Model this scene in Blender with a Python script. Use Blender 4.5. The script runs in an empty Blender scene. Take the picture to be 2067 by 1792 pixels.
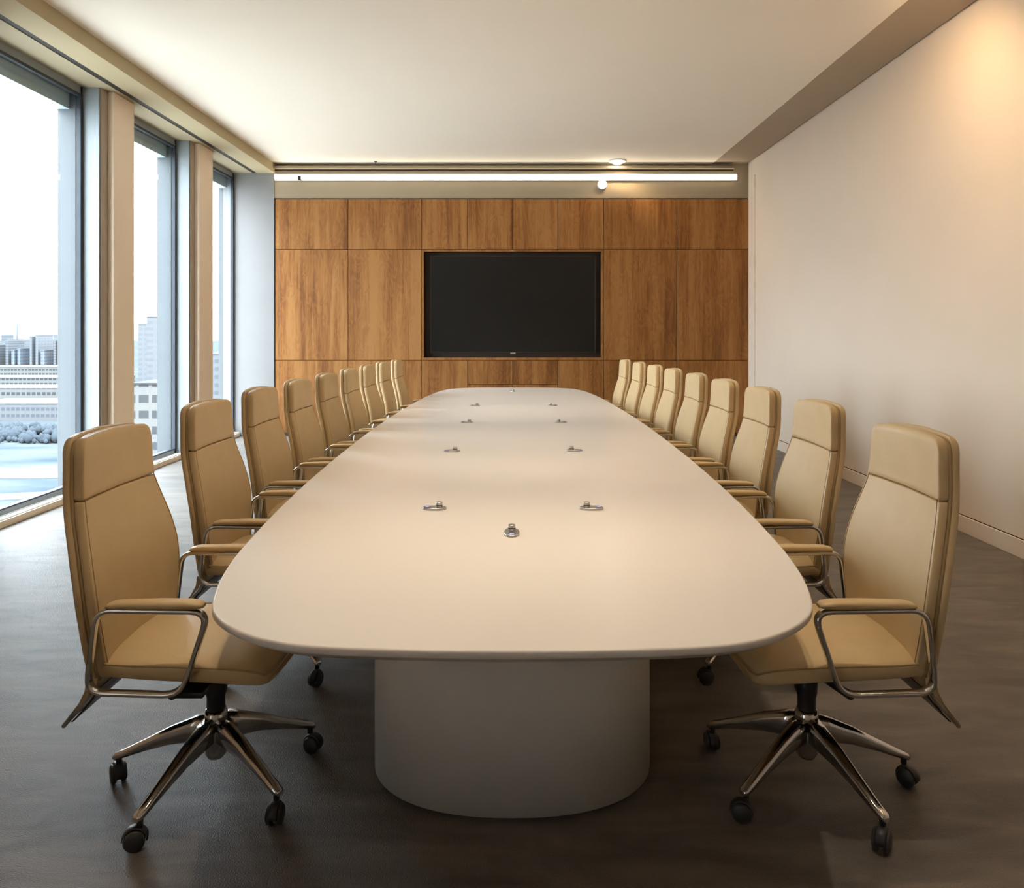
import bpy, bmesh, math, random
from mathutils import Vector, Matrix

# ------------------------------------------------------------------ camera, world, lights, exposure
SC = bpy.context.scene
COL = SC.collection
SC.view_settings.view_transform = 'Standard'
SC.view_settings.look = 'None'
SC.view_settings.gamma = 1.0
SC.view_settings.use_curve_mapping = False
SC.view_settings.exposure = 0.2
try:
    SC.cycles.use_denoising = True
    SC.cycles.max_bounces = 10
    SC.cycles.diffuse_bounces = 6
    SC.cycles.glossy_bounces = 5
    SC.cycles.transparent_max_bounces = 12
    SC.cycles.sample_clamp_indirect = 6.0
    SC.cycles.caustics_reflective = False
    SC.cycles.caustics_refractive = False
except Exception:
    pass

FW, FH = 2067.0, 1792.0
FPX, HORIZON, VPX, CAMH = 1500.0, 668.0, 1034.0, 1.42
cam_data = bpy.data.cameras.new('camera')
cam = bpy.data.objects.new('camera', cam_data)
COL.objects.link(cam)
cam.location = (0, 0, CAMH)
cam.rotation_euler = (math.pi / 2, 0, 0)
cam_data.sensor_fit = 'HORIZONTAL'
cam_data.sensor_width = 36.0
cam_data.lens = FPX / FW * 36.0
cam_data.shift_y = -(FH / 2 - HORIZON) / FW
cam_data.shift_x = -(VPX - FW / 2) / FW
cam_data.clip_start = 0.05
cam_data.clip_end = 9000
SC.camera = cam

SKY = 11.0            # strength of the overcast sky
WARM = (1.0, 0.68, 0.36)
P_WASH, P_DOWN = 44.0, 210.0
P_TABLE = 72.0

w = bpy.data.worlds.new('world')
SC.world = w
w.use_nodes = True
nt = w.node_tree
nt.nodes.clear()
n_out = nt.nodes.new('ShaderNodeOutputWorld')
n_bg = nt.nodes.new('ShaderNodeBackground')
n_tc = nt.nodes.new('ShaderNodeTexCoord')
n_sep = nt.nodes.new('ShaderNodeSeparateXYZ')
n_rmp = nt.nodes.new('ShaderNodeValToRGB')
n_nz = nt.nodes.new('ShaderNodeTexNoise')
n_mix = nt.nodes.new('ShaderNodeMix'); n_mix.data_type = 'RGBA'
nt.links.new(n_tc.outputs['Generated'], n_sep.inputs[0])
nt.links.new(n_sep.outputs['Z'], n_rmp.inputs[0])
n_rmp.color_ramp.elements[0].position = 0.0; n_rmp.color_ramp.elements[0].color = (0.86, 0.92, 1.0, 1)
n_rmp.color_ramp.elements[1].position = 0.6; n_rmp.color_ramp.elements[1].color = (1.85, 2.08, 2.34, 1)
nt.links.new(n_tc.outputs['Generated'], n_nz.inputs['Vector'])
n_nz.inputs['Scale'].default_value = 4.0
n_nz.inputs['Detail'].default_value = 5.0
nt.links.new(n_nz.outputs['Fac'], n_mix.inputs['Factor'])
nt.links.new(n_rmp.outputs['Color'], n_mix.inputs['A'])
n_mix.inputs['B'].default_value = (1.24, 1.31, 1.38, 1)
nt.links.new(n_mix.outputs['Result'], n_bg.inputs['Color'])
n_bg.inputs['Strength'].default_value = SKY
nt.links.new(n_bg.outputs[0], n_out.inputs[0])

# ------------------------------------------------------------------ helpers
def link(o, parent=None):
    COL.objects.link(o)
    if parent is not None:
        o.parent = parent
    return o

def tag(o, label=None, cat=None, group=None, kind=None):
    if label: o['label'] = label
    if cat: o['category'] = cat
    if group: o['group'] = group
    if kind: o['kind'] = kind
    return o

def empty(name, loc=(0, 0, 0), rz=0.0, parent=None):
    o = bpy.data.objects.new(name, None)
    o.empty_display_size = 0.1
    o.location = loc
    o.rotation_euler = (0, 0, rz)
    return link(o, parent)

def copy_tree(o, parent=None):
    c = o.copy()
    COL.objects.link(c)
    c.parent = parent
    for ch in list(o.children):
        copy_tree(ch, c)
    return c

class MB:
    """collects geometry and builds ONE mesh object"""
    def __init__(self):
        self.v = []; self.f = []; self.sm = []
    def add(self, vs, fs, smooth=True):
        b = len(self.v)
        self.v += [tuple(p) for p in vs]
        for f in fs:
            self.f.append([i + b for i in f]); self.sm.append(smooth)
        return self
    def box(self, x0, x1, y0, y1, z0, z1, bev=0.0):
        bm = bmesh.new()
        bmesh.ops.create_cube(bm, size=1.0)
        for v in bm.verts:
            v.co = Vector((x0 + (v.co.x + .5) * (x1 - x0), y0 + (v.co.y + .5) * (y1 - y0), z0 + (v.co.z + .5) * (z1 - z0)))
        if bev > 0:
            bmesh.ops.bevel(bm, geom=bm.edges[:], offset=bev, segments=2, profile=0.5, affect='EDGES')
        bm.verts.index_update()
        self.add([v.co for v in bm.verts], [[v.index for v in f.verts] for f in bm.faces], smooth=False)
        bm.free()
        return self
    def rings(self, rings, cap=True, smooth=True, closed=False):
        n = len(rings[0]); vs = [p for r in rings for p in r]; fs = []
        m = len(rings)
        for i in range(m if closed else m - 1):
            a = i * n; b = ((i + 1) % m) * n
            for k in range(n):
                fs.append((a + k, a + (k + 1) % n, b + (k + 1) % n, b + k))
        self.add(vs, fs, smooth)
        if cap and not closed:
            base = len(self.v) - len(vs)
            self.f.append([base + k for k in range(n)][::-1]); self.sm.append(False)
            self.f.append([base + (m - 1) * n + k for k in range(n)]); self.sm.append(False)
        return self
    def lathe(self, prof, n=24, c=(0, 0, 0), axis='z'):
        rs = []
        for r, z in prof:
            ring = []
            for k in range(n):
                a = 2 * math.pi * k / n
                p = (r * math.cos(a), r * math.sin(a), z)
                if axis == 'y': p = (p[0], p[2], p[1])
                if axis == 'x': p = (p[2], p[0], p[1])
                ring.append((p[0] + c[0], p[1] + c[1], p[2] + c[2]))
            rs.append(ring)
        return self.rings(rs)
    def tube(self, pts, r, n=8, closed=False, sx=1.0, sn=None):
        """sweep along pts; with sn (a fixed normal) the section is an ellipse/rounded bar r*sx wide along sn"""
        pts = [Vector(p) for p in pts]; m = len(pts); rs = []
        for i, p in enumerate(pts):
            if closed: t = pts[(i + 1) % m] - pts[i - 1]
            else: t = pts[min(i + 1, m - 1)] - pts[max(i - 1, 0)]
            t.normalize()
            if sn is None:
                up = Vector((0, 0, 1)) if abs(t.z) < .95 else Vector((1, 0, 0))
                s = t.cross(up).normalized()
            else:
                s = Vector(sn)
            q = s.cross(t).normalized()
            ring = []
            for k in range(n):
                a = 2 * math.pi * k / n
                ca, sa = math.cos(a), math.sin(a)
                e = 2.0 if sn is None else 0.55
                u = math.copysign(abs(ca) ** e, ca) if sn is not None else ca
                vv = math.copysign(abs(sa) ** e, sa) if sn is not None else sa
                ring.append(p + s * (u * r * sx) + q * (vv * r))
            rs.append(ring)
        return self.rings(rs, closed=closed)
    def build(self, name, mat, parent=None, subsurf=0):
        me = bpy.data.meshes.new(name)
        me.from_pydata(self.v, [], self.f)
        me.update()
        bm = bmesh.new(); bm.from_mesh(me)
        bmesh.ops.recalc_face_normals(bm, faces=bm.faces)
        bm.to_mesh(me); bm.free()
        for p, s in zip(me.polygons, self.sm):
            p.use_smooth = s
        me.materials.append(mat)
        o = bpy.data.objects.new(name, me)
        link(o, parent)
        if subsurf:
            m = o.modifiers.new('smooth', 'SUBSURF'); m.levels = subsurf; m.render_levels = subsurf
        return o

def spline(pts, n=8, closed=False):
    pts = [Vector(p) for p in pts]; m = len(pts); out = []
    for i in range(m if closed else m - 1):
        p1 = pts[i]; p2 = pts[(i + 1) % m]
        p0 = pts[i - 1] if (closed or i > 0) else p1 * 2 - p2
        p3 = pts[(i + 2) % m] if (closed or i + 2 < m) else p2 * 2 - p1
        for k in range(n):
            t = k / n
            out.append(0.5 * ((2 * p1) + (p2 - p0) * t + (2 * p0 - 5 * p1 + 4 * p2 - p3) * t * t + (3 * p1 - p0 - 3 * p2 + p3) * t ** 3))
    if not closed: out.append(pts[-1])
    return out

def lerp_lin(tab, x):
    if x <= tab[0][0]:
        (a, va), (b, vb) = tab[0], tab[1]
    elif x >= tab[-1][0]:
        (a, va), (b, vb) = tab[-2], tab[-1]
    else:
        for (a, va), (b, vb) in zip(tab, tab[1:]):
            if x <= b: break
    return va + (vb - va) * (x - a) / (b - a)

def lerp_tab(tab, x, r=.055):
    """smoothed piecewise-linear profile"""
    return sum(lerp_lin(tab, x + r * k / 6) * (7 - abs(k)) for k in range(-6, 7)) / 49.0

# ------------------------------------------------------------------ materials
def new_mat(name):
    m = bpy.data.materials.new(name)
    m.use_nodes = True
    return m, m.node_tree, m.node_tree.nodes['Principled BSDF']

def noise_mat(name, c1, c2, scale, rough=.5, metal=0.0, bump=0.0, bscale=None, stretch=(1, 1, 1), detail=4.0, coat=0.0, spec=.5, rvar=0.0):
    m, t, b = new_mat(name)
    tc = t.nodes.new('ShaderNodeTexCoord')
    mp = t.nodes.new('ShaderNodeMapping')
    mp.inputs['Scale'].default_value = stretch
    t.links.new(tc.outputs['Object'], mp.inputs['Vector'])
    nz = t.nodes.new('ShaderNodeTexNoise')
    nz.inputs['Scale'].default_value = scale
    nz.inputs['Detail'].default_value = detail
    t.links.new(mp.outputs[0], nz.inputs['Vector'])
    r = t.nodes.new('ShaderNodeValToRGB')
    r.color_ramp.elements[0].position = .3; r.color_ramp.elements[0].color = (*c1, 1)
    r.color_ramp.elements[1].position = .7; r.color_ramp.elements[1].color = (*c2, 1)
    t.links.new(nz.outputs['Fac'], r.inputs[0])
    t.links.new(r.outputs[0], b.inputs['Base Color'])
    b.inputs['Roughness'].default_value = rough
    b.inputs['Metallic'].default_value = metal
    b.inputs['Coat Weight'].default_value = coat
    b.inputs['Specular IOR Level'].default_value = spec
    if bump:
        n2 = t.nodes.new('ShaderNodeTexNoise')
        n2.inputs['Scale'].default_value = bscale or scale * 6
        n2.inputs['Detail'].default_value = 3
        t.links.new(mp.outputs[0], n2.inputs['Vector'])
        bp = t.nodes.new('ShaderNodeBump')
        bp.inputs['Strength'].default_value = bump
        bp.inputs['Distance'].default_value = .004
        t.links.new(n2.outputs['Fac'], bp.inputs['Height'])
        t.links.new(bp.outputs[0], b.inputs['Normal'])
    return m

def emit_mat(name, col, strength):
    m, t, b = new_mat(name)
    b.inputs['Base Color'].default_value = (*col, 1)
    b.inputs['Emission Color'].default_value = (*col, 1)
    b.inputs['Emission Strength'].default_value = strength
    return m

M = {}
M['leather'] = noise_mat('cream_leather', (.61, .445, .24), (.65, .48, .262), 9, rough=.42, bump=.12, bscale=260)
M['leather_seam'] = noise_mat('cream_leather_piping', (.40, .28, .14), (.44, .31, .155), 20, rough=.5)
M['chrome'] = noise_mat('polished_aluminium', (.62, .62, .62), (.68, .68, .68), 6, rough=.12, metal=1.0)
M['black'] = noise_mat('black_plastic', (.012, .012, .013), (.018, .018, .019), 30, rough=.4)
M['wheel'] = noise_mat('dark_grey_plastic', (.03, .03, .032), (.045, .045, .047), 30, rough=.45)
M['table'] = noise_mat('satin_white_lacquer', (.76, .71, .665), (.78, .73, .685), 2.0, rough=.28, spec=.45)
M['table_base'] = noise_mat('matt_white_lacquer', (.70, .69, .665), (.72, .71, .685), 3.0, rough=.55)
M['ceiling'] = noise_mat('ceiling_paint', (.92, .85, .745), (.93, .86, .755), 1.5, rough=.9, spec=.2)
M['wall'] = noise_mat('warm_white_paint', (.79, .675, .56), (.81, .695, .58), 1.5, rough=.85, spec=.2)
M['taupe'] = noise_mat('taupe_band', (.42, .345, .215), (.435, .36, .225), 2.0, rough=.8, spec=.25)  # one even tone, darker than the ceiling
M['soffit'] = noise_mat('olive_soffit', (.36, .30, .20), (.375, .315, .21), 2.0, rough=.8, spec=.25)  # even olive, darker than the ceiling
M['taupe_dark'] = noise_mat('brown_taupe_strip', (.42, .34, .255), (.435, .355, .265), 2.0, rough=.8, spec=.25)  # even brown taupe, darker than the ceiling
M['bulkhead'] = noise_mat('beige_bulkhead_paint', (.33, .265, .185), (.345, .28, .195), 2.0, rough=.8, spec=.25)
M['pier'] = noise_mat('beige_column_paint', (.84, .70, .565), (.86, .72, .58), 2.0, rough=.75, spec=.3)
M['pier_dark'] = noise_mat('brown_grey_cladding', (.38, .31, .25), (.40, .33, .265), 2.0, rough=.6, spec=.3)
M['alu'] = noise_mat('pale_grey_frame', (.235, .265, .28), (.25, .28, .295), 3.0, rough=.45)
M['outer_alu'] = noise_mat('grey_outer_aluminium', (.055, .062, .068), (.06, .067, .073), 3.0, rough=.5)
M['outer_head'] = noise_mat('blue_grey_outer_panel', (.42, .50, .55), (.435, .515, .565), 3.0, rough=.5)
M['gasket'] = noise_mat('dark_gasket', (.02, .028, .04), (.03, .038, .05), 8.0, rough=.6)
M['white_trim'] = noise_mat('white_trim_paint', (.82, .82, .80), (.84, .84, .82), 3.0, rough=.6)
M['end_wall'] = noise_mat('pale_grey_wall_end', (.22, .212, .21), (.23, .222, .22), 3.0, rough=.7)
M['gap'] = noise_mat('dark_slot_and_shade', (.02, .017, .013), (.03, .025, .02), 8.0, rough=.8)  # near-black for slots and plinths, and for shade drawn as strips
M['screen'] = noise_mat('black_screen', (.004, .004, .004), (.005, .005, .005), 3.0, rough=.3, spec=.45)
M['niche'] = noise_mat('dark_brown_niche', (.045, .024, .014), (.055, .03, .018), 5.0, rough=.5)
M['silver'] = noise_mat('satin_silver', (.50, .49, .47), (.54, .53, .51), 30, rough=.3, metal=1.0)
M['blue'] = noise_mat('blue_ring_enamel', (.02, .03, .42), (.03, .04, .5), 30, rough=.4)
M['white_dot'] = noise_mat('pale_enamel', (.7, .7, .78), (.74, .74, .8), 30, rough=.4)
M['strip'] = emit_mat('strip_light_diffuser', (1.0, .90, .70), 4.2)
M['lamp'] = emit_mat('downlight_lens', (1.0, .93, .80), 22.0)
M['hill'] = noise_mat('pale_hazy_hill', (0.110, 0.118, 0.131), (0.122, 0.130, 0.139), .004, rough=.95, spec=0)  # haze put into the hill colour

def carpet_mat():
    m, t, b = new_mat('grey_carpet')
    tc = t.nodes.new('ShaderNodeTexCoord')
    mp = t.nodes.new('ShaderNodeMapping')
    mp.inputs['Rotation'].default_value = (0, 0, .5)
    mp.inputs['Scale'].default_value = (1.0, 3.2, 1)
    t.links.new(tc.outputs['Object'], mp.inputs['Vector'])
    n1 = t.nodes.new('ShaderNodeTexNoise'); n1.inputs['Scale'].default_value = 2.6; n1.inputs['Detail'].default_value = 6; n1.inputs['Distortion'].default_value = .8
    t.links.new(mp.outputs[0], n1.inputs['Vector'])
    n2 = t.nodes.new('ShaderNodeTexNoise'); n2.inputs['Scale'].default_value = 240; n2.inputs['Detail'].default_value = 2
    t.links.new(tc.outputs['Object'], n2.inputs['Vector'])
    mx = t.nodes.new('ShaderNodeMath'); mx.operation = 'MULTIPLY_ADD'; mx.inputs[1].default_value = .25
    t.links.new(n2.outputs['Fac'], mx.inputs[0])
    m2 = t.nodes.new('ShaderNodeMath'); m2.operation = 'MULTIPLY'; m2.inputs[1].default_value = .75
    t.links.new(n1.outputs['Fac'], m2.inputs[0])
    t.links.new(m2.outputs[0], mx.inputs[2])
    r = t.nodes.new('ShaderNodeValToRGB')
    r.color_ramp.elements[0].position = .34; r.color_ramp.elements[0].color = (.088, .073, .060, 1)
    r.color_ramp.elements[1].position = .66; r.color_ramp.elements[1].color = (.185, .157, .132, 1)
    t.links.new(mx.outputs[0], r.inputs[0])
    t.links.new(r.outputs[0], b.inputs['Base Color'])
    b.inputs['Roughness'].default_value = .5
    b.inputs['Specular IOR Level'].default_value = .38
    b.inputs['Sheen Weight'].default_value = .1
    bp = t.nodes.new('ShaderNodeBump'); bp.inputs['Strength'].default_value = .5; bp.inputs['Distance'].default_value = .006
    t.links.new(n2.outputs['Fac'], bp.inputs['Height'])
    t.links.new(bp.outputs[0], b.inputs['Normal'])
    return m
M['carpet'] = carpet_mat()

def wood_mat():
    m, t, b = new_mat('walnut_veneer')
    tc = t.nodes.new('ShaderNodeTexCoord')
    oi = t.nodes.new('ShaderNodeObjectInfo')
    sh = t.nodes.new('ShaderNodeVectorMath'); sh.operation = 'SCALE'
    cmb = t.nodes.new('ShaderNodeCombineXYZ')
    for k in range(3): t.links.new(oi.outputs['Random'], cmb.inputs[k])
    t.links.new(cmb.outputs[0], sh.inputs[0]); sh.inputs['Scale'].default_value = 17.0
    ad = t.nodes.new('ShaderNodeVectorMath'); ad.operation = 'ADD'
    t.links.new(tc.outputs['Object'], ad.inputs[0]); t.links.new(sh.outputs[0], ad.inputs[1])
    def nz(scale, stretch, detail, dist=0.0):
        mp = t.nodes.new('ShaderNodeMapping'); mp.inputs['Scale'].default_value = stretch
        t.links.new(ad.outputs[0], mp.inputs['Vector'])
        n = t.nodes.new('ShaderNodeTexNoise'); n.inputs['Scale'].default_value = scale; n.inputs['Detail'].default_value = detail; n.inputs['Distortion'].default_value = dist
        t.links.new(mp.outputs[0], n.inputs['Vector']); return n
    broad = nz(5.0, (1, 1, .10), 3, .5)
    fine = nz(42.0, (1, 1, .035), 5, .3)
    cath = nz(7.0, (1, 1, .22), 2, 1.4)
    # cathedral lines: bands of a warped noise
    sn = t.nodes.new('ShaderNodeMath'); sn.operation = 'MULTIPLY'; sn.inputs[1].default_value = 44.0
    t.links.new(cath.outputs['Fac'], sn.inputs[0])
    s2 = t.nodes.new('ShaderNodeMath'); s2.operation = 'SINE'
    t.links.new(sn.outputs[0], s2.inputs[0])
    a1 = t.nodes.new('ShaderNodeMath'); a1.operation = 'MULTIPLY_ADD'; a1.inputs[1].default_value = .055
    t.links.new(s2.outputs[0], a1.inputs[0]); t.links.new(broad.outputs['Fac'], a1.inputs[2])
    a2 = t.nodes.new('ShaderNodeMath'); a2.operation = 'MULTIPLY_ADD'; a2.inputs[1].default_value = .52
    t.links.new(fine.outputs['Fac'], a2.inputs[0]); t.links.new(a1.outputs[0], a2.inputs[2])
    sx = t.nodes.new('ShaderNodeSeparateXYZ'); t.links.new(ad.outputs[0], sx.inputs[0])
    dv = t.nodes.new('ShaderNodeMath'); dv.operation = 'DIVIDE'; dv.inputs[1].default_value = .19; t.links.new(sx.outputs['X'], dv.inputs[0])
    fl = t.nodes.new('ShaderNodeMath'); fl.operation = 'FLOOR'; t.links.new(dv.outputs[0], fl.inputs[0])
    wn = t.nodes.new('ShaderNodeTexWhiteNoise'); wn.noise_dimensions = '1D'; t.links.new(fl.outputs[0], wn.inputs['W'])
    a3 = t.nodes.new('ShaderNodeMath'); a3.operation = 'MULTIPLY_ADD'; a3.inputs[1].default_value = .14
    t.links.new(wn.outputs['Value'], a3.inputs[0]); t.links.new(a2.outputs[0], a3.inputs[2])
    a2 = a3
    r = t.nodes.new('ShaderNodeValToRGB')
    e = r.color_ramp.elements
    e[0].position = .56; e[0].color = (.165, .060, .014, 1)
    e[1].position = 1.06 - .06; e[1].color = (.36, .165, .050, 1)
    k = e.new(.80); k.color = (.285, .117, .030, 1)
    t.links.new(a2.outputs[0], r.inputs[0])
    t.links.new(r.outputs[0], b.inputs['Base Color'])
    b.inputs['Roughness'].default_value = .5
    b.inputs['Specular IOR Level'].default_value = .25
    return m
M['wood'] = wood_mat()

def glass_mat():
    m, t, b = new_mat('window_glass')
    t.nodes.remove(b)
    out = t.nodes['Material Output']
    tr = t.nodes.new('ShaderNodeBsdfTransparent'); tr.inputs[0].default_value = (.93, .965, .97, 1)
    gl = t.nodes.new('ShaderNodeBsdfGlossy'); gl.inputs['Roughness'].default_value = .02
    lw = t.nodes.new('ShaderNodeLayerWeight'); lw.inputs['Blend'].default_value = .5
    pw = t.nodes.new('ShaderNodeMath'); pw.operation = 'POWER'; pw.inputs[1].default_value = 5.0
    t.links.new(lw.outputs['Facing'], pw.inputs[0])
    fr = t.nodes.new('ShaderNodeMath'); fr.operation = 'MULTIPLY_ADD'; fr.inputs[1].default_value = .9; fr.inputs[2].default_value = .035
    t.links.new(pw.outputs[0], fr.inputs[0])
    nzz = t.nodes.new('ShaderNodeTexNoise'); nzz.inputs['Scale'].default_value = .4
    bp = t.nodes.new('ShaderNodeBump'); bp.inputs['Strength'].default_value = .02
    t.links.new(nzz.outputs['Fac'], bp.inputs['Height']); t.links.new(bp.outputs[0], gl.inputs['Normal'])
    mx = t.nodes.new('ShaderNodeMixShader')
    t.links.new(fr.outputs[0], mx.inputs[0]); t.links.new(tr.outputs[0], mx.inputs[1]); t.links.new(gl.outputs[0], mx.inputs[2])
    t.links.new(mx.outputs[0], out.inputs['Surface'])
    return m
M['glass'] = glass_mat()

def facade_mat(name, wall, win, sx, sz):
    """rows of window bands on a building: surface pattern"""
    m, t, b = new_mat(name)
    tc = t.nodes.new('ShaderNodeTexCoord')
    sp = t.nodes.new('ShaderNodeSeparateXYZ'); t.links.new(tc.outputs['Object'], sp.inputs[0])
    def band(sock, period, frac):
        d = t.nodes.new('ShaderNodeMath'); d.operation = 'DIVIDE'; d.inputs[1].default_value = period
        t.links.new(sock, d.inputs[0])
        f = t.nodes.new('ShaderNodeMath'); f.operation = 'FRACT'; t.links.new(d.outputs[0], f.inputs[0])
        g = t.nodes.new('ShaderNodeMath'); g.operation = 'GREATER_THAN'; g.inputs[1].default_value = frac
        t.links.new(f.outputs[0], g.inputs[0]); return g
    hz = band(sp.outputs['Z'], sz, .5)
    ad = t.nodes.new('ShaderNodeMath'); ad.operation = 'ADD'
    t.links.new(sp.outputs['X'], ad.inputs[0]); t.links.new(sp.outputs['Y'], ad.inputs[1])
    vt = band(ad.outputs[0], sx, .25)
    ml = t.nodes.new('ShaderNodeMath'); ml.operation = 'MULTIPLY'
    t.links.new(hz.outputs[0], ml.inputs[0]); t.links.new(vt.outputs[0], ml.inputs[1])
    mx = t.nodes.new('ShaderNodeMix'); mx.data_type = 'RGBA'
    t.links.new(ml.outputs[0], mx.inputs['Factor'])
    mx.inputs['A'].default_value = (*wall, 1); mx.inputs['B'].default_value = (*win, 1)
    t.links.new(mx.outputs['Result'], b.inputs['Base Color'])
    b.inputs['Roughness'].default_value = .9
    b.inputs['Specular IOR Level'].default_value = .1
    return m
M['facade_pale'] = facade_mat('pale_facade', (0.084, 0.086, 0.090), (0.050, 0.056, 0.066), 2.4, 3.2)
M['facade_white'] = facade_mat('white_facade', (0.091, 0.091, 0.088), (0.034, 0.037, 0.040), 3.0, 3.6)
M['facade_tower'] = facade_mat('hazed_tower_facade', (0.094, 0.098, 0.104), (0.078, 0.085, 0.094), 6.0, 3.5)  # distance haze mixed into wall and window colours
M['facade_far'] = facade_mat('hazed_far_facade', (0.096, 0.108, 0.123), (0.065, 0.075, 0.093), 5.0, 4.0)  # bluish haze of distance put into both colours
M['roof_white'] = noise_mat('white_roof', (0.091, 0.094, 0.096), (0.104, 0.106, 0.108), .05, rough=.9, spec=0)
M['roof_dark'] = noise_mat('slate_roof', (0.023, 0.027, 0.030), (0.027, 0.031, 0.035), .2, rough=.8, spec=.1)
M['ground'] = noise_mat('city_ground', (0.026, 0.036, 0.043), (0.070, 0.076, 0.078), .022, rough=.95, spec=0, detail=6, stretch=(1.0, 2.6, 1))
M['bounce_slab'] = noise_mat('pale_bounce_slab', (.35, .34, .32), (.41, .40, .38), .1, rough=.95, spec=0)  # colour of the added daylight reflector below the windows
M['road'] = noise_mat('pale_road', (0.084, 0.088, 0.091), (0.094, 0.098, 0.101), .05, rough=.95, spec=0)
M['trees'] = noise_mat('winter_trees', (0.028, 0.035, 0.042), (0.048, 0.056, 0.064), .12, rough=.95, spec=0)

# ------------------------------------------------------------------ room shell
CEIL = 3.675
YB = 10.05                      # face of the far wall
XR = 3.19                       # right wall
XL = -3.56                      # inner face of the window piers
XG = -3.79                      # glass
SOF = 3.55

def struct(mb, name, mat, parent=None, label=None):
    o = mb.build(name, mat, parent)
    if parent is None:
        o['kind'] = 'structure'
    if label: o['label'] = label
    return o

struct(MB().box(-3.98, 3.45, -2.3, 10.6, -.25, 0), 'floor', M['carpet'], label='dark grey mottled carpet across the whole room')
ceiling = struct(MB().box(-3.20, 2.70, -2.3, YB + .02, CEIL, CEIL + .3), 'ceiling', M['ceiling'], label='plain off white ceiling above the table')
# left bulkhead: drop, soffit, blind slot shade strip, outer soffit
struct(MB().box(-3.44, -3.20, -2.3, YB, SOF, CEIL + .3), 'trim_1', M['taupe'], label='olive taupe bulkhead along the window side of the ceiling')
struct(MB().box(-3.50, -3.44, -2.3, YB, SOF + .006, CEIL + .3), 'trim_2', M['gap'], label='dark blind slot along the window side bulkhead')  # slot shade drawn as a nearly flush dark strip
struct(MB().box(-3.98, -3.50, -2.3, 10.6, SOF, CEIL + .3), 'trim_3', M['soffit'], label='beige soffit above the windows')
# right strip and shadow gap
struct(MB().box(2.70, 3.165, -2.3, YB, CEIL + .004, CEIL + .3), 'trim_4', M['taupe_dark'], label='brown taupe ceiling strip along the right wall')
struct(MB().box(3.165, XR, -2.3, YB, CEIL + .05, CEIL + .3), 'trim_5', M['gap'], label='dark shadow gap where right wall meets ceiling')
struct(MB().box(XR, 3.45, -2.3, 10.6, -.05, CEIL + .3), 'wall_right', M['wall'], label='plain warm white wall on the right')
# white reveal beside the wood wall, right side
struct(MB().box(XR - .012, XR, YB - .30, YB - .24, 0.1, CEIL - .2), 'trim_6', M['wall'], label='thin pale vertical trim at far end of the right wall')
struct(MB().box(XR - .014, XR, -2.3, YB - .05, 0.0, .115, .003), 'baseboard_right', M['wall'], label='low flush skirting along the right wall')
struct(MB().box(XR - .003, XR, -2.3, YB - .05, .115, .121), 'trim_7', M['gap'], label='fine shadow line above the right skirting')
# wall behind the camera
struct(MB().box(-3.9, 3.45, -2.5, -2.3, -.05, CEIL + .3), 'wall_front', M['wall'], label='plain wall behind the camera')

# far wall: bulkhead over panelling
wall_back = empty('wall_back', (0, YB, 0)); wall_back['kind'] = 'structure'
def wb(mb, name, mat, label=None):
    o = mb.build(name, mat, wall_back)
    if label: o['label'] = label
    return o
PXM = FPX / YB
def pz(py): return CAMH - (py - HORIZON) / PXM
def pxx(px): return (px - VPX) / PXM
ZTOP = pz(402)
wb(MB().box(-3.9, 3.45, 0.03, .5, 0, CEIL + .3), 'backing', M['gap'])
wb(MB().box(-3.22, XR, -.012, .05, ZTOP + .012, CEIL + .05), 'bulkhead', M['bulkhead'], 'beige bulkhead above the wood panelling')
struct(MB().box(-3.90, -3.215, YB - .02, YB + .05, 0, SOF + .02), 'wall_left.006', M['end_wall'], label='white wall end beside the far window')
struct(MB().box(-3.20, 2.98, YB - .10, YB - .012, CEIL - .075, CEIL - .045), 'trim_8', M['bulkhead'], label='slim beige trim where far bulkhead meets the ceiling')
struct(MB().box(-3.20, 2.98, YB - .04, YB - .012, CEIL - .096, CEIL - .078), 'trim_9', M['gap'], label='dark shadow line above the linear light')
wb(MB().box(-3.2, XR - .03, 0.0, .06, 0, .055), 'plinth', M['niche'], 'dark recessed plinth under the panelling')
wb(MB().box(3.21 - .06, XR, -.0, .05, 0, ZTOP + .02), 'dark_edge', M['niche'])
colx = [pxx(v) for v in (556, 703, 851, 944, 1035, 1126, 1218, 1366, 1513)]
row = [ZTOP, pz(503.5), pz(727), .045]
G = .0035
NX0, NX1, NZ0, NZ1 = pxx(855.5), pxx(1213.5), pz(721.5), pz(507.5)
def panel(x0, x1, z0, z1):
    return wb(MB().box(x0 + G, x1 - G, -.012, .03, z0 + G, z1 - G, .0015), 'wood_panel', M['wood'])
for i in range(8):
    panel(colx[i], colx[i + 1], row[1], row[0])
    if i < 2 or i > 5:
        panel(colx[i], colx[i + 1], row[2], row[1])
    if 3 <= i <= 4:
        zs = pz(775.5)
        panel(colx[i], colx[i + 1], zs, row[2]); panel(colx[i], colx[i + 1], row[3], zs)
    else:
        panel(colx[i], colx[i + 1], row[3], row[2])
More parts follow.
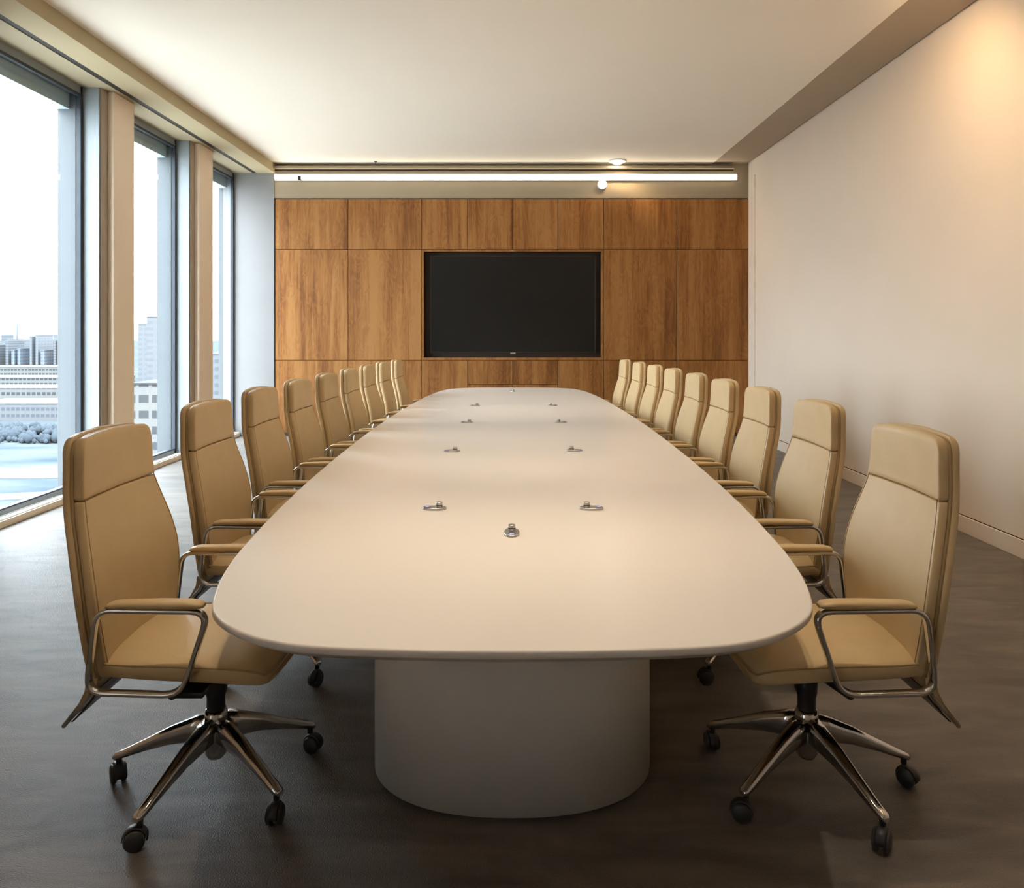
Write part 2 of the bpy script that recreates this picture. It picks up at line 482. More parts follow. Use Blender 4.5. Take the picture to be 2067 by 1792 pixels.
# wood lip framing the niche, and the niche lining
lip = MB()
lip.box(colx[2] + G, NX0, -.012, .03, row[2] + G, row[1] - G)
lip.box(NX1, colx[6] - G, -.012, .03, row[2] + G, row[1] - G)
lip.box(NX0, NX1, -.012, .03, NZ1, row[1] - G)
lip.box(NX0, NX1, -.012, .03, row[2] + G, NZ0)
wb(lip, 'niche_frame', M['wood'])
for o in list(wall_back.children):
    if o.name.startswith('backing'):
        bpy.data.objects.remove(o)
bk = MB()
D = .16
bk.box(-3.9, NX0, .031, .5, 0, CEIL + .3); bk.box(NX1, 3.45, .031, .5, 0, CEIL + .3)
bk.box(NX0, NX1, .031, .5, 0, NZ0); bk.box(NX0, NX1, .031, .5, NZ1, CEIL + .3)
bk.box(NX0, NX1, D, .5, NZ0, NZ1)
wb(bk, 'backing', M['niche'], 'dark brown lining behind panels and screen')

# left wall: piers, fins, windows
def pier(idx, y0, y1):
    p = MB()
    p.box(XG - .03, XL - .045, y0, y1, 0, SOF, .004)
    o = struct(p, 'wall_left' if idx == 0 else 'wall_left.%03d' % idx, M['pier_dark'], label='brown grey window pier with a beige pilaster')
    MB().box(XL - .045, XL + .01, y0 + .10, y1 - .10, 0, SOF, .006).build('pilaster', M['pier'], o)['label'] = 'beige pilaster'
    MB().box(XG - .028, XL - .055, y0 - .02, y0, 0, SOF, .002).build('jamb_lining', M['alu'], o)['label'] = 'pale grey jamb lining'
    MB().box(XG - .165, XG - .006, y0 - .058, y1 - .02, -.2, SOF + .1, .004).build('outer_fin', M['outer_alu'], o)['label'] = 'pale grey outer fin'
bays = [(5.12, 6.52), (7.08, 8.33), (8.915, 10.05), (-2.15, -1.72)]  # last bay is an unseen slit added to light the table base
struct(MB().box(XG - .03, XL - .045, -2.3, -2.15, 0, SOF), 'wall_left.005', M['pier'], label='plain beige wall behind the camera')
pier(0, 6.52, 7.08)
pier(1, 8.33, 8.915)
pier(2, 4.50, 5.12)
struct(MB().box(XG - .185, XG - .06, 10.06, 10.5, -.2, SOF + .1), 'wall_left.003', M['outer_alu'], label='pale outer fin at the far corner')
struct(MB().box(XG - .03, XL - .045, -1.72, 4.50, 0, SOF), 'wall_left.004', M['pier'], label='plain beige wall beside the camera')
for i, (y0, y1) in enumerate(bays):
    wn = empty('window_%d' % (i + 1), (XG, (y0 + y1) / 2, 0)); wn['kind'] = 'structure'
    wn['label'] = ['full height window nearest the camera in view', 'middle full height window', 'far full height window', 'unseen narrow window added behind the camera for fill light'][i]
    a, b = y0 - (y0 + y1) / 2, y1 - (y0 + y1) / 2
    f = MB()
    f.box(-.05, .03, a, a + .05, .06, SOF); f.box(-.05, .03, b - .05, b, .06, SOF)
    f.box(-.05, .03, a, b, SOF - .065, SOF); f.box(-.05, .03, a, b, .06, .10)
    f.build('window_frame', M['alu'], wn)
    MB().box(-.185, -.06, a, b, SOF - .20, SOF).build('outer_head', M['outer_head'], wn)['label'] = 'pale grey outer head panel'
    g = MB()
    g.box(.0, .036, b - .058, b - .022, .10, SOF - .065); g.box(0, .034, a + .05, b - .05, SOF - .09, SOF - .065)
    g.box(0, .034, a + .05, b - .05, .10, .112)
    g.build('gasket', M['gasket'], wn)['label'] = 'dark rubber gasket'
    MB().box(-.006, .006, a + .04, b - .04, .09, SOF - .02).build('pane', M['glass'], wn)
    s = MB(); s.box(.03, .105, a, b, 0, .06, .003)
    s.build('sill', M['white_trim'], wn)['label'] = 'low white sill'
    MB().box(.105, .118, a, b, 0, .05, .002).build('sill_trim', M['pier'], wn)['label'] = 'beige trim on the sill front'

# ------------------------------------------------------------------ lights of the room
def linear_light():
    x0, x1 = pxx(557), pxx(1485)
    zc = pz(358.5)
    t = empty('linear_light', (0, YB - .0125, zc))
    tag(t, 'long glowing linear light on the bulkhead above the wood wall', 'light')
    MB().box(x0, x1, -.055, -.02, -.031, .031, .004).build('diffuser', M['strip'], t)
    MB().box(x0 - .01, x1 + .01, -.02, 0, -.045, .045).build('housing', M['white_trim'], t)
    cx = pxx(607)
    MB().box(cx - .022, cx + .022, -.062, -.0, -.042, .010, .003).build('bracket', M['wheel'], t)['label'] = 'small dark bracket'
linear_light()

def spot(name, loc, aim, power, size, blend=.6, col=WARM, rad=.04, parent=None):
    l = bpy.data.lights.new(name, 'SPOT')
    l.energy = power; l.spot_size = size; l.spot_blend = blend; l.color = col; l.shadow_soft_size = rad
    o = bpy.data.objects.new(name, l)
    o.location = loc
    d = Vector(aim)
    o.rotation_euler = d.to_track_quat('-Z', 'Y').to_euler()
    link(o, parent)
    return o

def downlight(x, y, z, label, aim, power, size, group=None, col=WARM, big=1.0):
    t = empty('recessed_downlight', (x, y, z))
    tag(t, label, 'ceiling light', group)
    MB().lathe([(.036, 0), (.05, 0), (.052, -.006), (.048, -.008), (.037, -.006), (.036, 0)], 28).build('trim_ring', M['white_trim'], t)
    MB().lathe([(.0005, -.022), (.02, -.020), (.031, -.012), (.0355, -.004), (.0355, 0), (.0005, 0)], 24).build('lens', M['lamp'], t)
    for ch in t.children: ch.scale = (big, big, big)
    if power:
        spot('lamp', (0, 0, -.03), aim, power, size, parent=t, col=col, blend=1.0)
    return t
downlight(pxx(1245) * .985, YB - .22, CEIL, 'small bright downlight in ceiling near far bulkhead', (.22, .10, -1), P_DOWN, 2.5, big=2.3)
def bulkhead_spot():
    t = empty('spotlight', (pxx(1215), YB - .0125, pz(374)))
    tag(t, 'small bright round spotlight just below the linear light', 'spotlight')
    MB().lathe([(.066, -.0), (.066, -.03), (.060, -.045), (.055, -.045), (.055, 0)], 24, axis='y').build('housing', M['white_trim'], t)
    MB().lathe([(.0005, -.06), (.036, -.056), (.054, -.042), (.054, -.01), (.0005, -.01)], 24, axis='y').build('lens', M['lamp'], t)
bulkhead_spot()
# unseen downlights added to light the tabletop and warm the ceiling by bounce
for x in (-.55, .55):
    for y, tilt in ((1.9, 0), (3.0, 0), (4.1, .12), (4.8, .75)):
        downlight(x, y, CEIL, 'unseen recessed downlight added above the near half of the table', (-x * .1, tilt, -1), P_TABLE * (1.7 if tilt > .5 else 1.1), .95, 'added downlights above the near half of the table', col=(1.0, .84, .62))
for y, aim, pw in ((1.8, (.62, .6, -1), 1.0), (3.4, (.62, .42, -1.15), 2.2), (4.75, (.62, .75, -1), 1.25)):
    downlight(2.45, y, CEIL, 'recessed wall washer in ceiling beside the right wall', aim, P_WASH * pw, 2.3, 'wall washers beside the right wall')


spk = empty('sprinkler', (pxx(757) * .98, YB - .16, CEIL))
tag(spk, 'tiny dark sprinkler head at far edge of the ceiling', 'sprinkler')
MB().lathe([(.0005, -.045), (.018, -.044), (.018, -.04), (.006, -.036), (.006, -.012), (.016, -.008), (.022, 0), (.0005, 0)], 16).build('head', M['wheel'], spk)

# ------------------------------------------------------------------ television
tv = empty('television', ((pxx(867) + pxx(1204)) / 2, YB + .10, (pz(515) + pz(712.5)) / 2))
tag(tv, 'large black flat television recessed in the wood wall', 'television')
hw, hh = (pxx(1204) - pxx(867)) / 2 * .998, (pz(515) - pz(712.5)) / 2 * .998
MB().box(-hw + .012, hw - .012, -.030, -.024, -hh + .012, hh - .012).build('screen', M['screen'], tv)
bz = MB()
bz.box(-hw, hw, -.032, 0, hh - .012, hh, .002); bz.box(-hw, hw, -.032, 0, -hh, -hh + .012, .002)
bz.box(-hw, -hw + .012, -.032, 0, -hh, hh, .002); bz.box(hw - .012, hw, -.032, 0, -hh, hh, .002)
bz.box(-hw + .005, hw - .005, -.024, .055, -hh + .005, hh - .005)
bz.build('bezel', M['black'], tv)
MB().box(-.035, .035, -.036, -.03, -hh - .016, -hh + .006, .003).build('badge', M['silver'], tv)['label'] = 'tiny silver badge'

# ------------------------------------------------------------------ table
TY = 5.265
def table_outline():
    half = [(-3.685, .0), (-3.678, .25), (-3.655, .46), (-3.595, .60), (-3.48, .715), (-3.33, .775), (-3.10, .825), (-2.8, .862),
            (-2.3, .903), (-1.6, .938), (-.8, .960), (0, .968)]
    quarter = [(w_, y) for y, w_ in half]
    pts = []
    pts += [(x, y) for x, y in quarter]                       # near right
    pts += [(x, -y) for x, y in quarter[::-1][1:]]            # far right
    pts += [(-x, -y) for x, y in quarter[1:]]                 # far left
    pts += [(-x, y) for x, y in quarter[::-1][1:-1]]
    return spline([(x, y, 0) for x, y in pts], 6, closed=True)
OUT = table_outline()
def inset(poly, d):
    n = len(poly); out = []
    for i, p in enumerate(poly):
        t = poly[(i + 1) % n] - poly[i - 1]; t.normalize()
        nrm = Vector((-t.y, t.x, 0))
        out.append(p + nrm * d)
    return out
table = empty('conference_table', (0, TY, 0))
tag(table, 'long white boat-shaped conference table with rounded pedestal base', 'table')
TT = .74
prof = [(.0, -.004), (.0, -.016), (.004, -.019), (.034, -.038), (.06, -.042)]
rings = []
for d, z in [(.005, 0), (.0015, -.0009)] + prof:
    rings.append([(p.x, p.y, TT + z) for p in inset(OUT, d)])
mb = MB().rings(rings, cap=True, smooth=True)
mb.build('tabletop', M['table'], table)
def superell(a, b, e, n=72):
    out = []
    for k in range(n):
        t = 2 * math.pi * k / n
        c, s = math.cos(t), math.sin(t)
        out.append((math.copysign(abs(c) ** (2 / e), c) * a, math.copysign(abs(s) ** (2 / e), s) * b))
    return out
def stadium(hx, y0, y1, ry, e=2.3, n=40):
    pts = []
    for k in range(n + 1):
        t = math.pi + math.pi * k / n
        c, s = math.cos(t), math.sin(t)
        pts.append((math.copysign(abs(c) ** (2 / e), c) * hx, y0 + ry + math.copysign(abs(s) ** (2 / e), s) * ry))
    for k in range(n + 1):
        t = math.pi * k / n
        c, s = math.cos(t), math.sin(t)
        pts.append((math.copysign(abs(c) ** (2 / e), c) * hx, y1 - ry + math.copysign(abs(s) ** (2 / e), s) * ry))
    return pts
YF = FPX * CAMH / (1661 - HORIZON) - TY
ped = stadium(.452, YF, -YF, .34)
pl = stadium(.425, YF + .03, -YF - .03, .32)
MB().rings([[(x, y, z) for x, y in ped] for z in (.014, TT - .04)]).build('pedestal', M['table_base'], table)['label'] = 'grey white rounded pedestal'
MB().rings([[(x, y, z) for x, y in pl] for z in (.0, .02)]).build('plinth', M['gap'], table)['label'] = 'dark recessed plinth'

# ------------------------------------------------------------------ table fittings
def make_fitting():
    t = empty('table_fitting')
    pts = superell(.026, .0455, 2.4, 40)
    rg = []
    for s, z in ((.93, 0), (1, .0015), (1, .0055), (.965, .0075)):
        rg.append([(y * s, x * s, z) for x, y in pts][::-1])
    MB().rings(rg).build('base_plate', M['silver'], t)
    k = MB().lathe([(.0125, .0075), (.0125, .024), (.0118, .026), (.0005, .0262)], 24, (.018, 0, 0)).build('knob', M['silver'], t)
    MB().lathe([(.0115, .0138), (.01285, .0138), (.01285, .0165), (.0115, .0165)], 24, (.018, 0, 0)).build('slot', M['gap'], k)['label'] = 'dark slot'
    ring = MB()
    a = [(.0105 * math.cos(2 * math.pi * i / 24) - .028, .0105 * math.sin(2 * math.pi * i / 24), .0078) for i in range(24)]
    ring.tube(a, .0016, 6, closed=True)
    rr = ring.build('ring_mark', M['blue'], t); rr['label'] = 'blue ring mark'
    MB().lathe([(.0005, .0082), (.009, .0081), (.009, .0072), (.0005, .0072)], 20, (-.028, 0, 0)).build('pale_dot', M['white_dot'], rr)
    return t
fit0 = make_fitting()
fits = [(1033, 1079, 'near', 90, 'silver oval table fitting on the centreline at the near end of table'),
        (877, 1029, 'l', 0, 'silver oval table fitting with blue ring, nearest of the left row'),
        (1194, 1029, 'r', 180, 'silver oval table fitting with blue ring, nearest of the right row'),
        (912, 913, 'l', 0, 'silver oval table fitting, second from near end in the left row'),
        (1160, 912, 'r', 180, 'silver oval table fitting, second from near end in the right row'),
        (942, 855, 'l', 0, 'silver oval table fitting, third from near end in the left row'),
        (1132, 855, 'r', 180, 'silver oval table fitting, third from near end in the right row'),
        (959, 821, 'l', 0, 'silver oval table fitting, farthest of the left row'),
        (1115, 821, 'r', 180, 'silver oval table fitting, farthest of the right row'),
        (1034, 792, 'far', -60, 'silver oval table fitting on the centreline at the far end of table')]
for i, (px, py, s, rz, lab) in enumerate(fits):
    o = fit0 if i == 0 else copy_tree(fit0)
    y = FPX * (CAMH - TT) / (py - 2 - HORIZON)
    o.location = ((px - VPX) * y / FPX, y, TT)
    o.rotation_euler = (0, 0, math.radians(rz))
    tag(o, lab, 'table fitting', 'silver fittings set on the conference table')

# ------------------------------------------------------------------ chairs
BACK_X = [(.40, -.232), (.46, -.236), (.60, -.238), (.70, -.247), (.80, -.270), (.90, -.300), (.95, -.310), (1.05, -.312), (1.13, -.318)]
BACK_W = [(.40, .205), (.46, .222), (.56, .250), (.66, .268), (.75, .262), (.85, .238), (.94, .212), (1.0, .207), (1.13, .200)]
def back_section(h, w_, x, t, n=32, dish=.02, e=4.0):
    """closed ring at height h: front face at x, thickness t going back (-x)"""
    ring = []
    for k in range(n):
        a = 2 * math.pi * k / n
        c, s = math.cos(a), math.sin(a)
        u = math.copysign(abs(c) ** (2 / e), c)          # along y
        v = math.copysign(abs(s) ** (2 / e), s)          # thickness
        y = u * w_
        ring.append((x - t / 2 + v * t / 2 + dish * (abs(u) ** 2.2), y, h))
    return ring
def top_h(y, w_): return 0
def back_loft(z0, z1, t, dx, wscale, rt=.0, rb=.0, steps=18, crown=0.0, dish=.02, e=4.0):
    mb = MB(); rs = []
    hs = []
    for i in range(steps + 1):
        hs.append(z0 + (z1 - z0) * i / steps)
    if rb:
        hs = [z0 + rb * f for f in (0, .12, .35, .65)] + [h for h in hs if h > z0 + rb]
    if rt:
        hs = [h for h in hs if h < z1 - rt] + [z1 - rt * f for f in (1, .72, .45, .25, .1, .02, 0)]
    for h in hs:
        w_ = lerp_tab(BACK_W, h) * wscale
        x = lerp_tab(BACK_X, h) + dx
        tt = t
        if rt and h > z1 - rt:
            q = (h - (z1 - rt)) / rt
            f = math.sqrt(max(0, 1 - q * q))
            w_ -= rt * .75 * (1 - f); 
            tt = t * (.35 + .65 * math.sqrt(max(0, 1 - max(0, (q - .6) / .4) ** 2)))
        if rb and h < z0 + rb:
            q = 1 - (h - z0) / rb
            f = math.sqrt(max(0, 1 - q * q))
            w_ -= rb * .5 * (1 - f); tt = t * (.5 + .5 * f)
        ring = back_section(h, w_, x - (t - tt) / 2, tt, dish=dish, e=e)
        if crown:
            ring = [(p[0], p[1], p[2] + crown * (1 - (p[1] / .2) ** 2) * max(0, (h - z0) / (z1 - z0)) ** 3) for p in ring]
        rs.append(ring)
    return mb.rings(rs)

def round_path(pts, r, n=5):
    """closed polygon with rounded corners"""
    pts = [Vector(p) for p in pts]; m = len(pts); out = []
    for i in range(m):
        p, a, b = pts[i], pts[i - 1], pts[(i + 1) % m]
        rr = r[i] if isinstance(r, (list, tuple)) else r
        d1 = (a - p).normalized(); d2 = (b - p).normalized()
        s, e = p + d1 * rr, p + d2 * rr
        for k in range(n + 1):
            t = k / n
            out.append((1 - t) ** 2 * s + 2 * t * (1 - t) * p + t * t * e)
    return out

def make_chair():
    root = empty('conference_chair')
    # seat cushion: sections across x
    def seat_mesh():
        mb = MB(); rs = []
        xs = [-.262, -.256, -.24, -.20, -.12, -.02, .08, .15, .20, .232, .248, .254]
        zt = [.462, .476, .483, .487, .490, .492, .492, .490, .482, .466, .446, .430]
        zb = [.438, .430, .426, .424, .422, .418, .414, .410, .406, .404, .408, .418]
        ws = [.205, .214, .222, .232, .242, .248, .250, .250, .246, .236, .224, .212]
        for x, a, b, w_ in zip(xs, zt, zb, ws):
            ring = []
            n = 32
            for k in range(n):
                t = 2 * math.pi * k / n
                c, s = math.cos(t), math.sin(t)
                u = math.copysign(abs(c) ** .42, c); v = math.copysign(abs(s) ** .5, s)
                z = (a + b) / 2 + v * (a - b) / 2
                if v > 0: z += .012 * (1 - u * u) - .002
                ring.append((x - .018 * u * u * (1 if x > .1 else 0), u * w_, z))
            rs.append(ring)
        return mb.rings(rs)
    seat = seat_mesh().build('seat', M['leather'], root)
    # piping around the seat edge
    ps = []
    xs = [-.235, -.18, -.08, .05, .15, .205, .232]
    for x, yv, z in zip(xs, [.222, .236, .246, .2505, .2505, .245, .232], [.474, .475, .476, .475, .470, .460, .447]):
        ps.append((x, yv, z))
    pp = spline(ps, 4)
    fr = spline([(.232, .232, .447), (.246, .19, .446), (.256, 0, .447), (.246, -.19, .446), (.232, -.232, .447)], 5)
    pth = pp + fr[1:] + [Vector((p.x, -p.y, p.z)) for p in pp[::-1]][1:]
    MB().tube(pth, .0028, 6).build('piping', M['leather_seam'], seat)['label'] = 'darker seam piping'
    # backrest cushion, headrest, outer shell
    back = back_loft(.425, .932, .037, 0, 1.0, rt=.010, rb=.02, dish=.017, e=7.0).build('backrest', M['leather'], root)
    hr = back_loft(.934, 1.105, .041, .003, 1.0, rt=.045, rb=.010, crown=.012, dish=.017, steps=10, e=7.0).build('headrest', M['leather'], root)
    shell = back_loft(.40, 1.108, .026, -.0395, 1.012, rt=.045, crown=.012, dish=.017, steps=26, e=8.0).build('back_shell', M['leather'], root)
    # dark seam between cushion and shell
    back_loft(.42, 1.100, .014, -.031, .992, rt=.045, crown=.012, dish=.017, steps=24, e=9.0).build('seam', M['leather_seam'], shell)
    # stitched border line on the front edges of the cushion
    for s in (-1, 1):
        pts = []
        for i in range(22):
            h = .46 + (1.075 - .46) * i / 21
            pts.append((lerp_tab(BACK_X, h) + .0125, s * (lerp_tab(BACK_W, h) - .012), h))
        MB().tube(pts, .0015, 6).build('piping', M['leather_seam'], back)
    # rear flap under the back: wedge running down and back
    fl = MB()
    sec = [(.43, -.268, .215, .03), (.39, -.276, .208, .03), (.35, -.302, .198, .024), (.30, -.348, .186, .014), (.28, -.368, .18, .010)]
    rs = []
    for h, x, w_, t in sec:
        rs.append([(x + t * .5, -w_, h), (x + t * .5, w_, h), (x - t * .5, w_ + .004, h), (x - t * .5, -w_ - .004, h)])
    fl.rings(rs, smooth=False)
    flap = fl.build('rear_flap', M['leather'], shell)
    u = MB()
    u.rings([[(x + .018, -w_ + .012, h), (x + .018, w_ - .012, h), (x + .012, w_ - .012, h), (x + .012, -w_ + .012, h)] for h, x, w_, t in sec[1:]], smooth=False)
    u.build('underside', M['black'], flap)['label'] = 'black underside panel'
    for s in (-1, 1):
        MB().tube([(-.246, s * .262, .412), (-.264, s * .236, .385), (-.302, s * .208, .345), (-.368, s * .184, .276)], .0062, 8).build('edge_bar', M['chrome'], shell)['label'] = 'chrome edge bar'
    # arms: closed chrome loop with pad
    for s in (-1, 1):
        loop = round_path([(-.225, .645), (-.252, .415), (.012, .408), (.088, .640)], [.045, .05, .05, .05])
        am = MB().tube([(p.x, s * .268, p.y) if True else p for p in loop], .0075, 12, closed=True, sx=1.7, sn=(0, 1, 0)).build('arm_frame', M['chrome'], root)
        am['label'] = 'chrome arm loop'
        pad = MB(); rs = []
        for x, a, b, hwid in ((-.196, .652, .657, .012), (-.190, .651, .664, .018), (-.165, .650, .670, .021), (-.05, .650, .673, .023), (.035, .650, .672, .023), (.062, .651, .668, .021), (.074, .652, .661, .014)):
            ring = []
            for k in range(16):
                t = 2 * math.pi * k / 16
                c, sn_ = math.cos(t), math.sin(t)
                ring.append((x, s * .268 + math.copysign(abs(c) ** .6, c) * hwid, (a + b) / 2 + math.copysign(abs(sn_) ** .6, sn_) * (b - a) / 2))
            rs.append(ring)
        pad.rings(rs).build('arm_pad', M['leather'], am)['label'] = 'cream leather arm pad'
        MB().tube([(-.02, s * .262, .402), (.0, s * .15, .395), (.02, s * .09, .392)], .012, 8).build('arm_bracket', M['black'], am)
    # mechanism, column
    me = MB()
    me.box(-.13, .15, -.10, .10, .375, .412, .012)
    me.box(-.09, .09, -.055, .055, .345, .385, .012)
    me.box(-.245, -.10, -.05, .05, .370, .400, .010)
    me.build('mechanism', M['black'], root)
    MB().box(-.02, .06, -.245, -.10, .385, .402, .004).build('lever', M['black'], root)
    MB().lathe([(.0005, .36), (.034, .36), (.032, .29), (.028, .275), (.028, .21), (.0005, .21)], 24).build('gas_column', M['black'], root)
    MB().lathe([(.0005, .236), (.030, .236), (.036, .222), (.040, .17), (.033, .10), (.024, .085), (.0005, .085)], 24).build('base_hub', M['chrome'], root)
    # five legs, each with a caster
    def leg(ang):
        rs = []
        for r, zt, hgt, wd in ((.020, .222, .085, .026), (.07, .208, .075, .024), (.14, .180, .055, .021), (.22, .140, .036, .018), (.29, .106, .024, .016), (.315, .096, .020, .015), (.322, .090, .012, .010)):
            zb = zt - hgt
            ring = [(r, -wd * .55, zt), (r, wd * .55, zt), (r, wd, zt - hgt * .22), (r, wd * .75, zb + hgt * .1), (r, wd * .4, zb), (r, -wd * .4, zb), (r, -wd * .75, zb + hgt * .1), (r, -wd, zt - hgt * .22)]
            rs.append(ring)
        mt = Matrix.Rotation(ang, 4, 'Z')
        rs = [[mt @ Vector(p) for p in ring] for ring in rs]
        lg = MB().rings(rs).build('base_leg', M['chrome'], root)
        # caster
        cx = mt @ Vector((.305, 0, 0))
        ca = MB()
        ca.lathe([(.0005, .09), (.009, .09), (.009, .062), (.0005, .062)], 12, (0, 0, 0))
        for sy in (-1, 1):
            ca.lathe([(.0005, sy * .006), (.024, sy * .006), (.028, sy * .009), (.028, sy * .019), (.023, sy * .023), (.0005, sy * .024)], 24, (-.012, 0, .028), axis='y')
        hd = []
        for k in range(9):
            a = math.radians(-10 + 190 * k / 8)
            hd.append([(-.012 + math.cos(a) * q, yy, .028 + math.sin(a) * q) for q, yy in ((.030, -.015), (.034, -.010), (.034, .010), (.030, .015))])
        ca.rings(hd)
        rot = Matrix.Translation((cx.x, cx.y, 0)) @ Matrix.Rotation(ang + 2.2, 4, 'Z')
        ca.v = [tuple(rot @ Vector(p)) for p in ca.v]
        ca.build('caster', M['wheel'], lg)['label'] = 'dark twin-wheel caster'
    for k in range(5):
        leg(math.pi + 2 * math.pi * k / 5)
    return root

zs = [2.335, 3.22, 3.98, 4.66, 5.33, 6.00, 6.63, 7.25, 7.86]
xl = [-.931, -.99, -1.019, -1.013, -1.0, -.985, -.96, -.934, -.89]
xr = [.925, .996, 1.008, 1.001, .99, .969, .942, .907, .862]
ordn = ['nearest the camera', 'second from the near end', 'third from the near end', 'fourth from the near end', 'fifth and middle one',
        'fourth from the far end', 'third from the far end', 'second from the far end', 'farthest from the camera']
proto = make_chair()
turn = [0, -12, 20, -14, 36, 0, 36, 0, 36]
first = True
for side, xs in (('window', xl), ('right wall', xr)):
    for i in range(9):
        c = proto if first else copy_tree(proto)
        first = False
        c.location = (xs[i], zs[i], 0)
        c.rotation_euler = (0, 0, 0 if side == 'window' else math.pi)
        for ch in c.children:
            if ch.name.startswith('base_leg'):
                ch.rotation_euler = (0, 0, math.radians(turn[i] * (1 if side == 'window' else -1)))
        tag(c, 'cream leather chair on the table\'s %s side, %s' % (side, ordn[i]), 'chair',
            'cream chairs along the %s side of the table' % side)

# ------------------------------------------------------------------ city outside the windows
GZ = -42.0
tag(MB().box(-4000, 600, -200, 5000, GZ - 1, GZ).build('ground', M['ground']), kind='structure')
tag(MB().box(-150, -8, -160, 145, GZ, GZ + .25).build('bounce_slab', M['bounce_slab']), kind='structure')  # unseen pale slab added to bounce daylight onto the ceiling
random.seed(4)
def hill():
    mb = MB(); n = 60; rs = []
    for j in range(5):
        ring = []
        for i in range(n + 1):
            x = -3600 + 3200 * i / n
            y = 3300 + 900 * j / 4
            h = (60 + 42 * math.sin(i * .31 + 1) + 22 * math.sin(i * .83)) * [0, .75, 1, .8, 0][j]
            ring.append((x, y, GZ + max(h, 0) + 18 * (j in (1, 2, 3))))
        rs.append(ring)
    vs = [p for r in rs for p in r]; fs = []
    for j in range(4):
        for i in range(n):
            a = j * (n + 1) + i
            fs.append((a, a + 1, a + n + 2, a + n + 1))
    mb.add(vs, fs)
    tag(mb.build('hills', M['hill']), kind='structure')
hill()
def building(name, px, d, wpx, top_py, mat, label, group=None, depth=None, base=GZ, roof=None, cat='building'):
    """px/top_py: where it shows; d its distance ahead; real metres result"""
    x = (px - VPX) * d / FPX
    wd = wpx * d / FPX
    zt = CAMH - (top_py - HORIZON) * d / FPX
    dp = depth or wd
    t = empty(name, (x, d, base))
    tag(t, label, cat, group)
    MB().box(-wd / 2, wd / 2, 0, dp, 0, zt - base).build('walls', mat, t)
    MB().box(-wd / 2 - .3, wd / 2 + .3, -.3, dp + .3, zt - base, zt - base + max(.4, d * .0012)).build('roof', roof or M['roof_white'], t)
    return t
# window 2: tower, slate topped block
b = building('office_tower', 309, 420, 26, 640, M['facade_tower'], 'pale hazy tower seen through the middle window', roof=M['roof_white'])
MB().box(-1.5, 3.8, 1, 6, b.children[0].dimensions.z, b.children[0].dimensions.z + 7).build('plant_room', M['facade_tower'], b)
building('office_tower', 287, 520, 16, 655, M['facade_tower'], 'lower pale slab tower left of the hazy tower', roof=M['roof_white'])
b = building('apartment_block', 300, 170, 70, 776, M['facade_white'], 'white balconied block below slate roof through middle window', roof=M['roof_dark'], depth=18)
z0 = b.children[0].dimensions.z
MB().box(-3.8, 3.8, .6, 16, z0, z0 + 5.4).build('slate_storey', M['roof_dark'], b)
MB().box(-3.0, -1.0, .3, .6, z0 + 3.8, z0 + 4.3).build('white_sign_band', M['roof_white'], b)
building('office_block', 430, 300, 40, 715, M['facade_pale'], 'pale block glimpsed through the far window', depth=25)
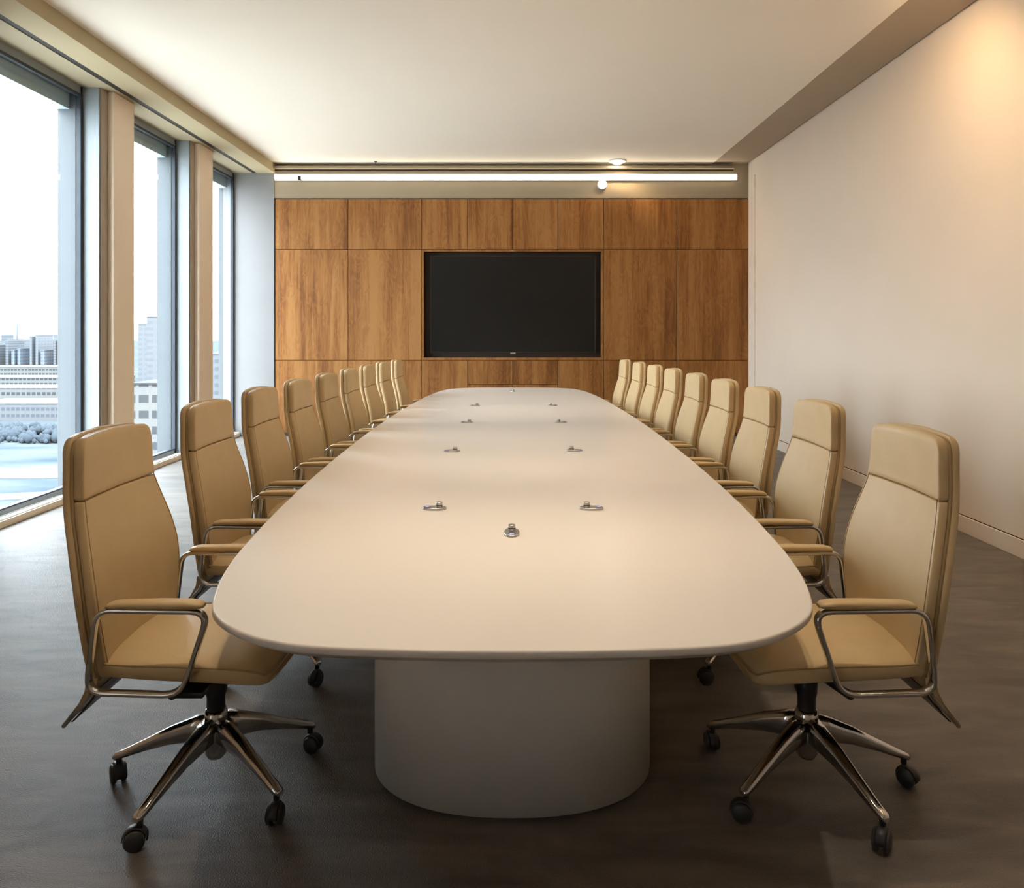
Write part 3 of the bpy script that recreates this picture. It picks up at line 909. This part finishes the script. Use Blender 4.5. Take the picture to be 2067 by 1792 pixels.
# window 1: skyline
mast = empty('mast', ((35 - VPX) * 1570 / FPX, 1570, GZ))
tag(mast, 'thin pale mast on the hazy skyline through nearest window', 'mast')
MB().lathe([(2.4, 0), (1.6, 40), (1.0, 58), (.3, 66), (.0005, 66)], 8).build('shaft', M['facade_far'], mast)
spots = [(-70 + 12 * i + 4 * (j % 3), 900 + 190 * j) for i in range(19) for j in range(5)]
random.shuffle(spots)
for k, (px, d) in enumerate(spots[:84]):
    if abs(px - 35) < 14 and d > 1380: continue
    top = random.uniform(686, 708) if random.random() < .88 else random.uniform(672, 684)
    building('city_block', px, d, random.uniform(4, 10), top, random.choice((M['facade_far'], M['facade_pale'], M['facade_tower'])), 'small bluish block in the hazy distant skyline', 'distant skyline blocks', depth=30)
long_roofs = [(20, 640, 330, 741, 'roof_white'), (70, 520, 330, 763, 'roof_white'), (0, 440, 320, 784, 'roof_white'), (90, 360, 300, 815, 'facade_pale')]
labs = ['farthest long white low building below the skyline', 'second farthest long white low building below the skyline',
        'third long white low building below the skyline', 'nearest long grey low building below the skyline']
for (px, d, wp, top, mt), lab in zip(long_roofs, labs):
    building('low_building', px, d, wp, top, M['facade_pale'] if mt == 'facade_pale' else M['facade_white'], lab, 'long low buildings below the skyline', depth=26)
tr = MB()
for k in range(520):
    d = random.uniform(285, 325); px = random.uniform(-200, 200)
    x = (px - VPX) * d / FPX; r = random.uniform(.8, 1.7)
    tr.lathe([(.3, 0), (r, r * .9), (r * .9, r * 1.7), (.1, r * 2.4)], 7, (x, d, GZ))
tag(tr.build('trees', M['trees']), 'belt of grey bare trees below the low buildings', 'trees', kind='stuff')
rd = MB()
def ribbon(pts, wd, z):
    s = spline(pts, 8); vs = []; fs = []
    for i, p in enumerate(s):
        t = (s[min(i + 1, len(s) - 1)] - s[max(i - 1, 0)]).normalized()
        nn = Vector((-t.y, t.x, 0))
        vs += [p + nn * wd / 2 + Vector((0, 0, z)), p - nn * wd / 2 + Vector((0, 0, z)), p - nn * wd / 2, p + nn * wd / 2]
    for i in range(len(s) - 1):
        a = i * 4
        fs += [(a, a + 1, a + 5, a + 4), (a + 1, a + 2, a + 6, a + 5), (a + 3, a, a + 4, a + 7)]
    rd.add(vs, fs, False)
ribbon([(-260, 235, GZ), (-190, 238, GZ), (-150, 225, GZ), (-105, 232, GZ), (-40, 260, GZ)], 13, .3)
ribbon([(-240, 185, GZ), (-160, 186, GZ), (-120, 196, GZ), (-70, 190, GZ)], 8, .3)
ribbon([(-240, 160, GZ), (-150, 158, GZ), (-105, 170, GZ), (-60, 172, GZ)], 7, .3)
tag(rd.build('street', M['road']), kind='structure')
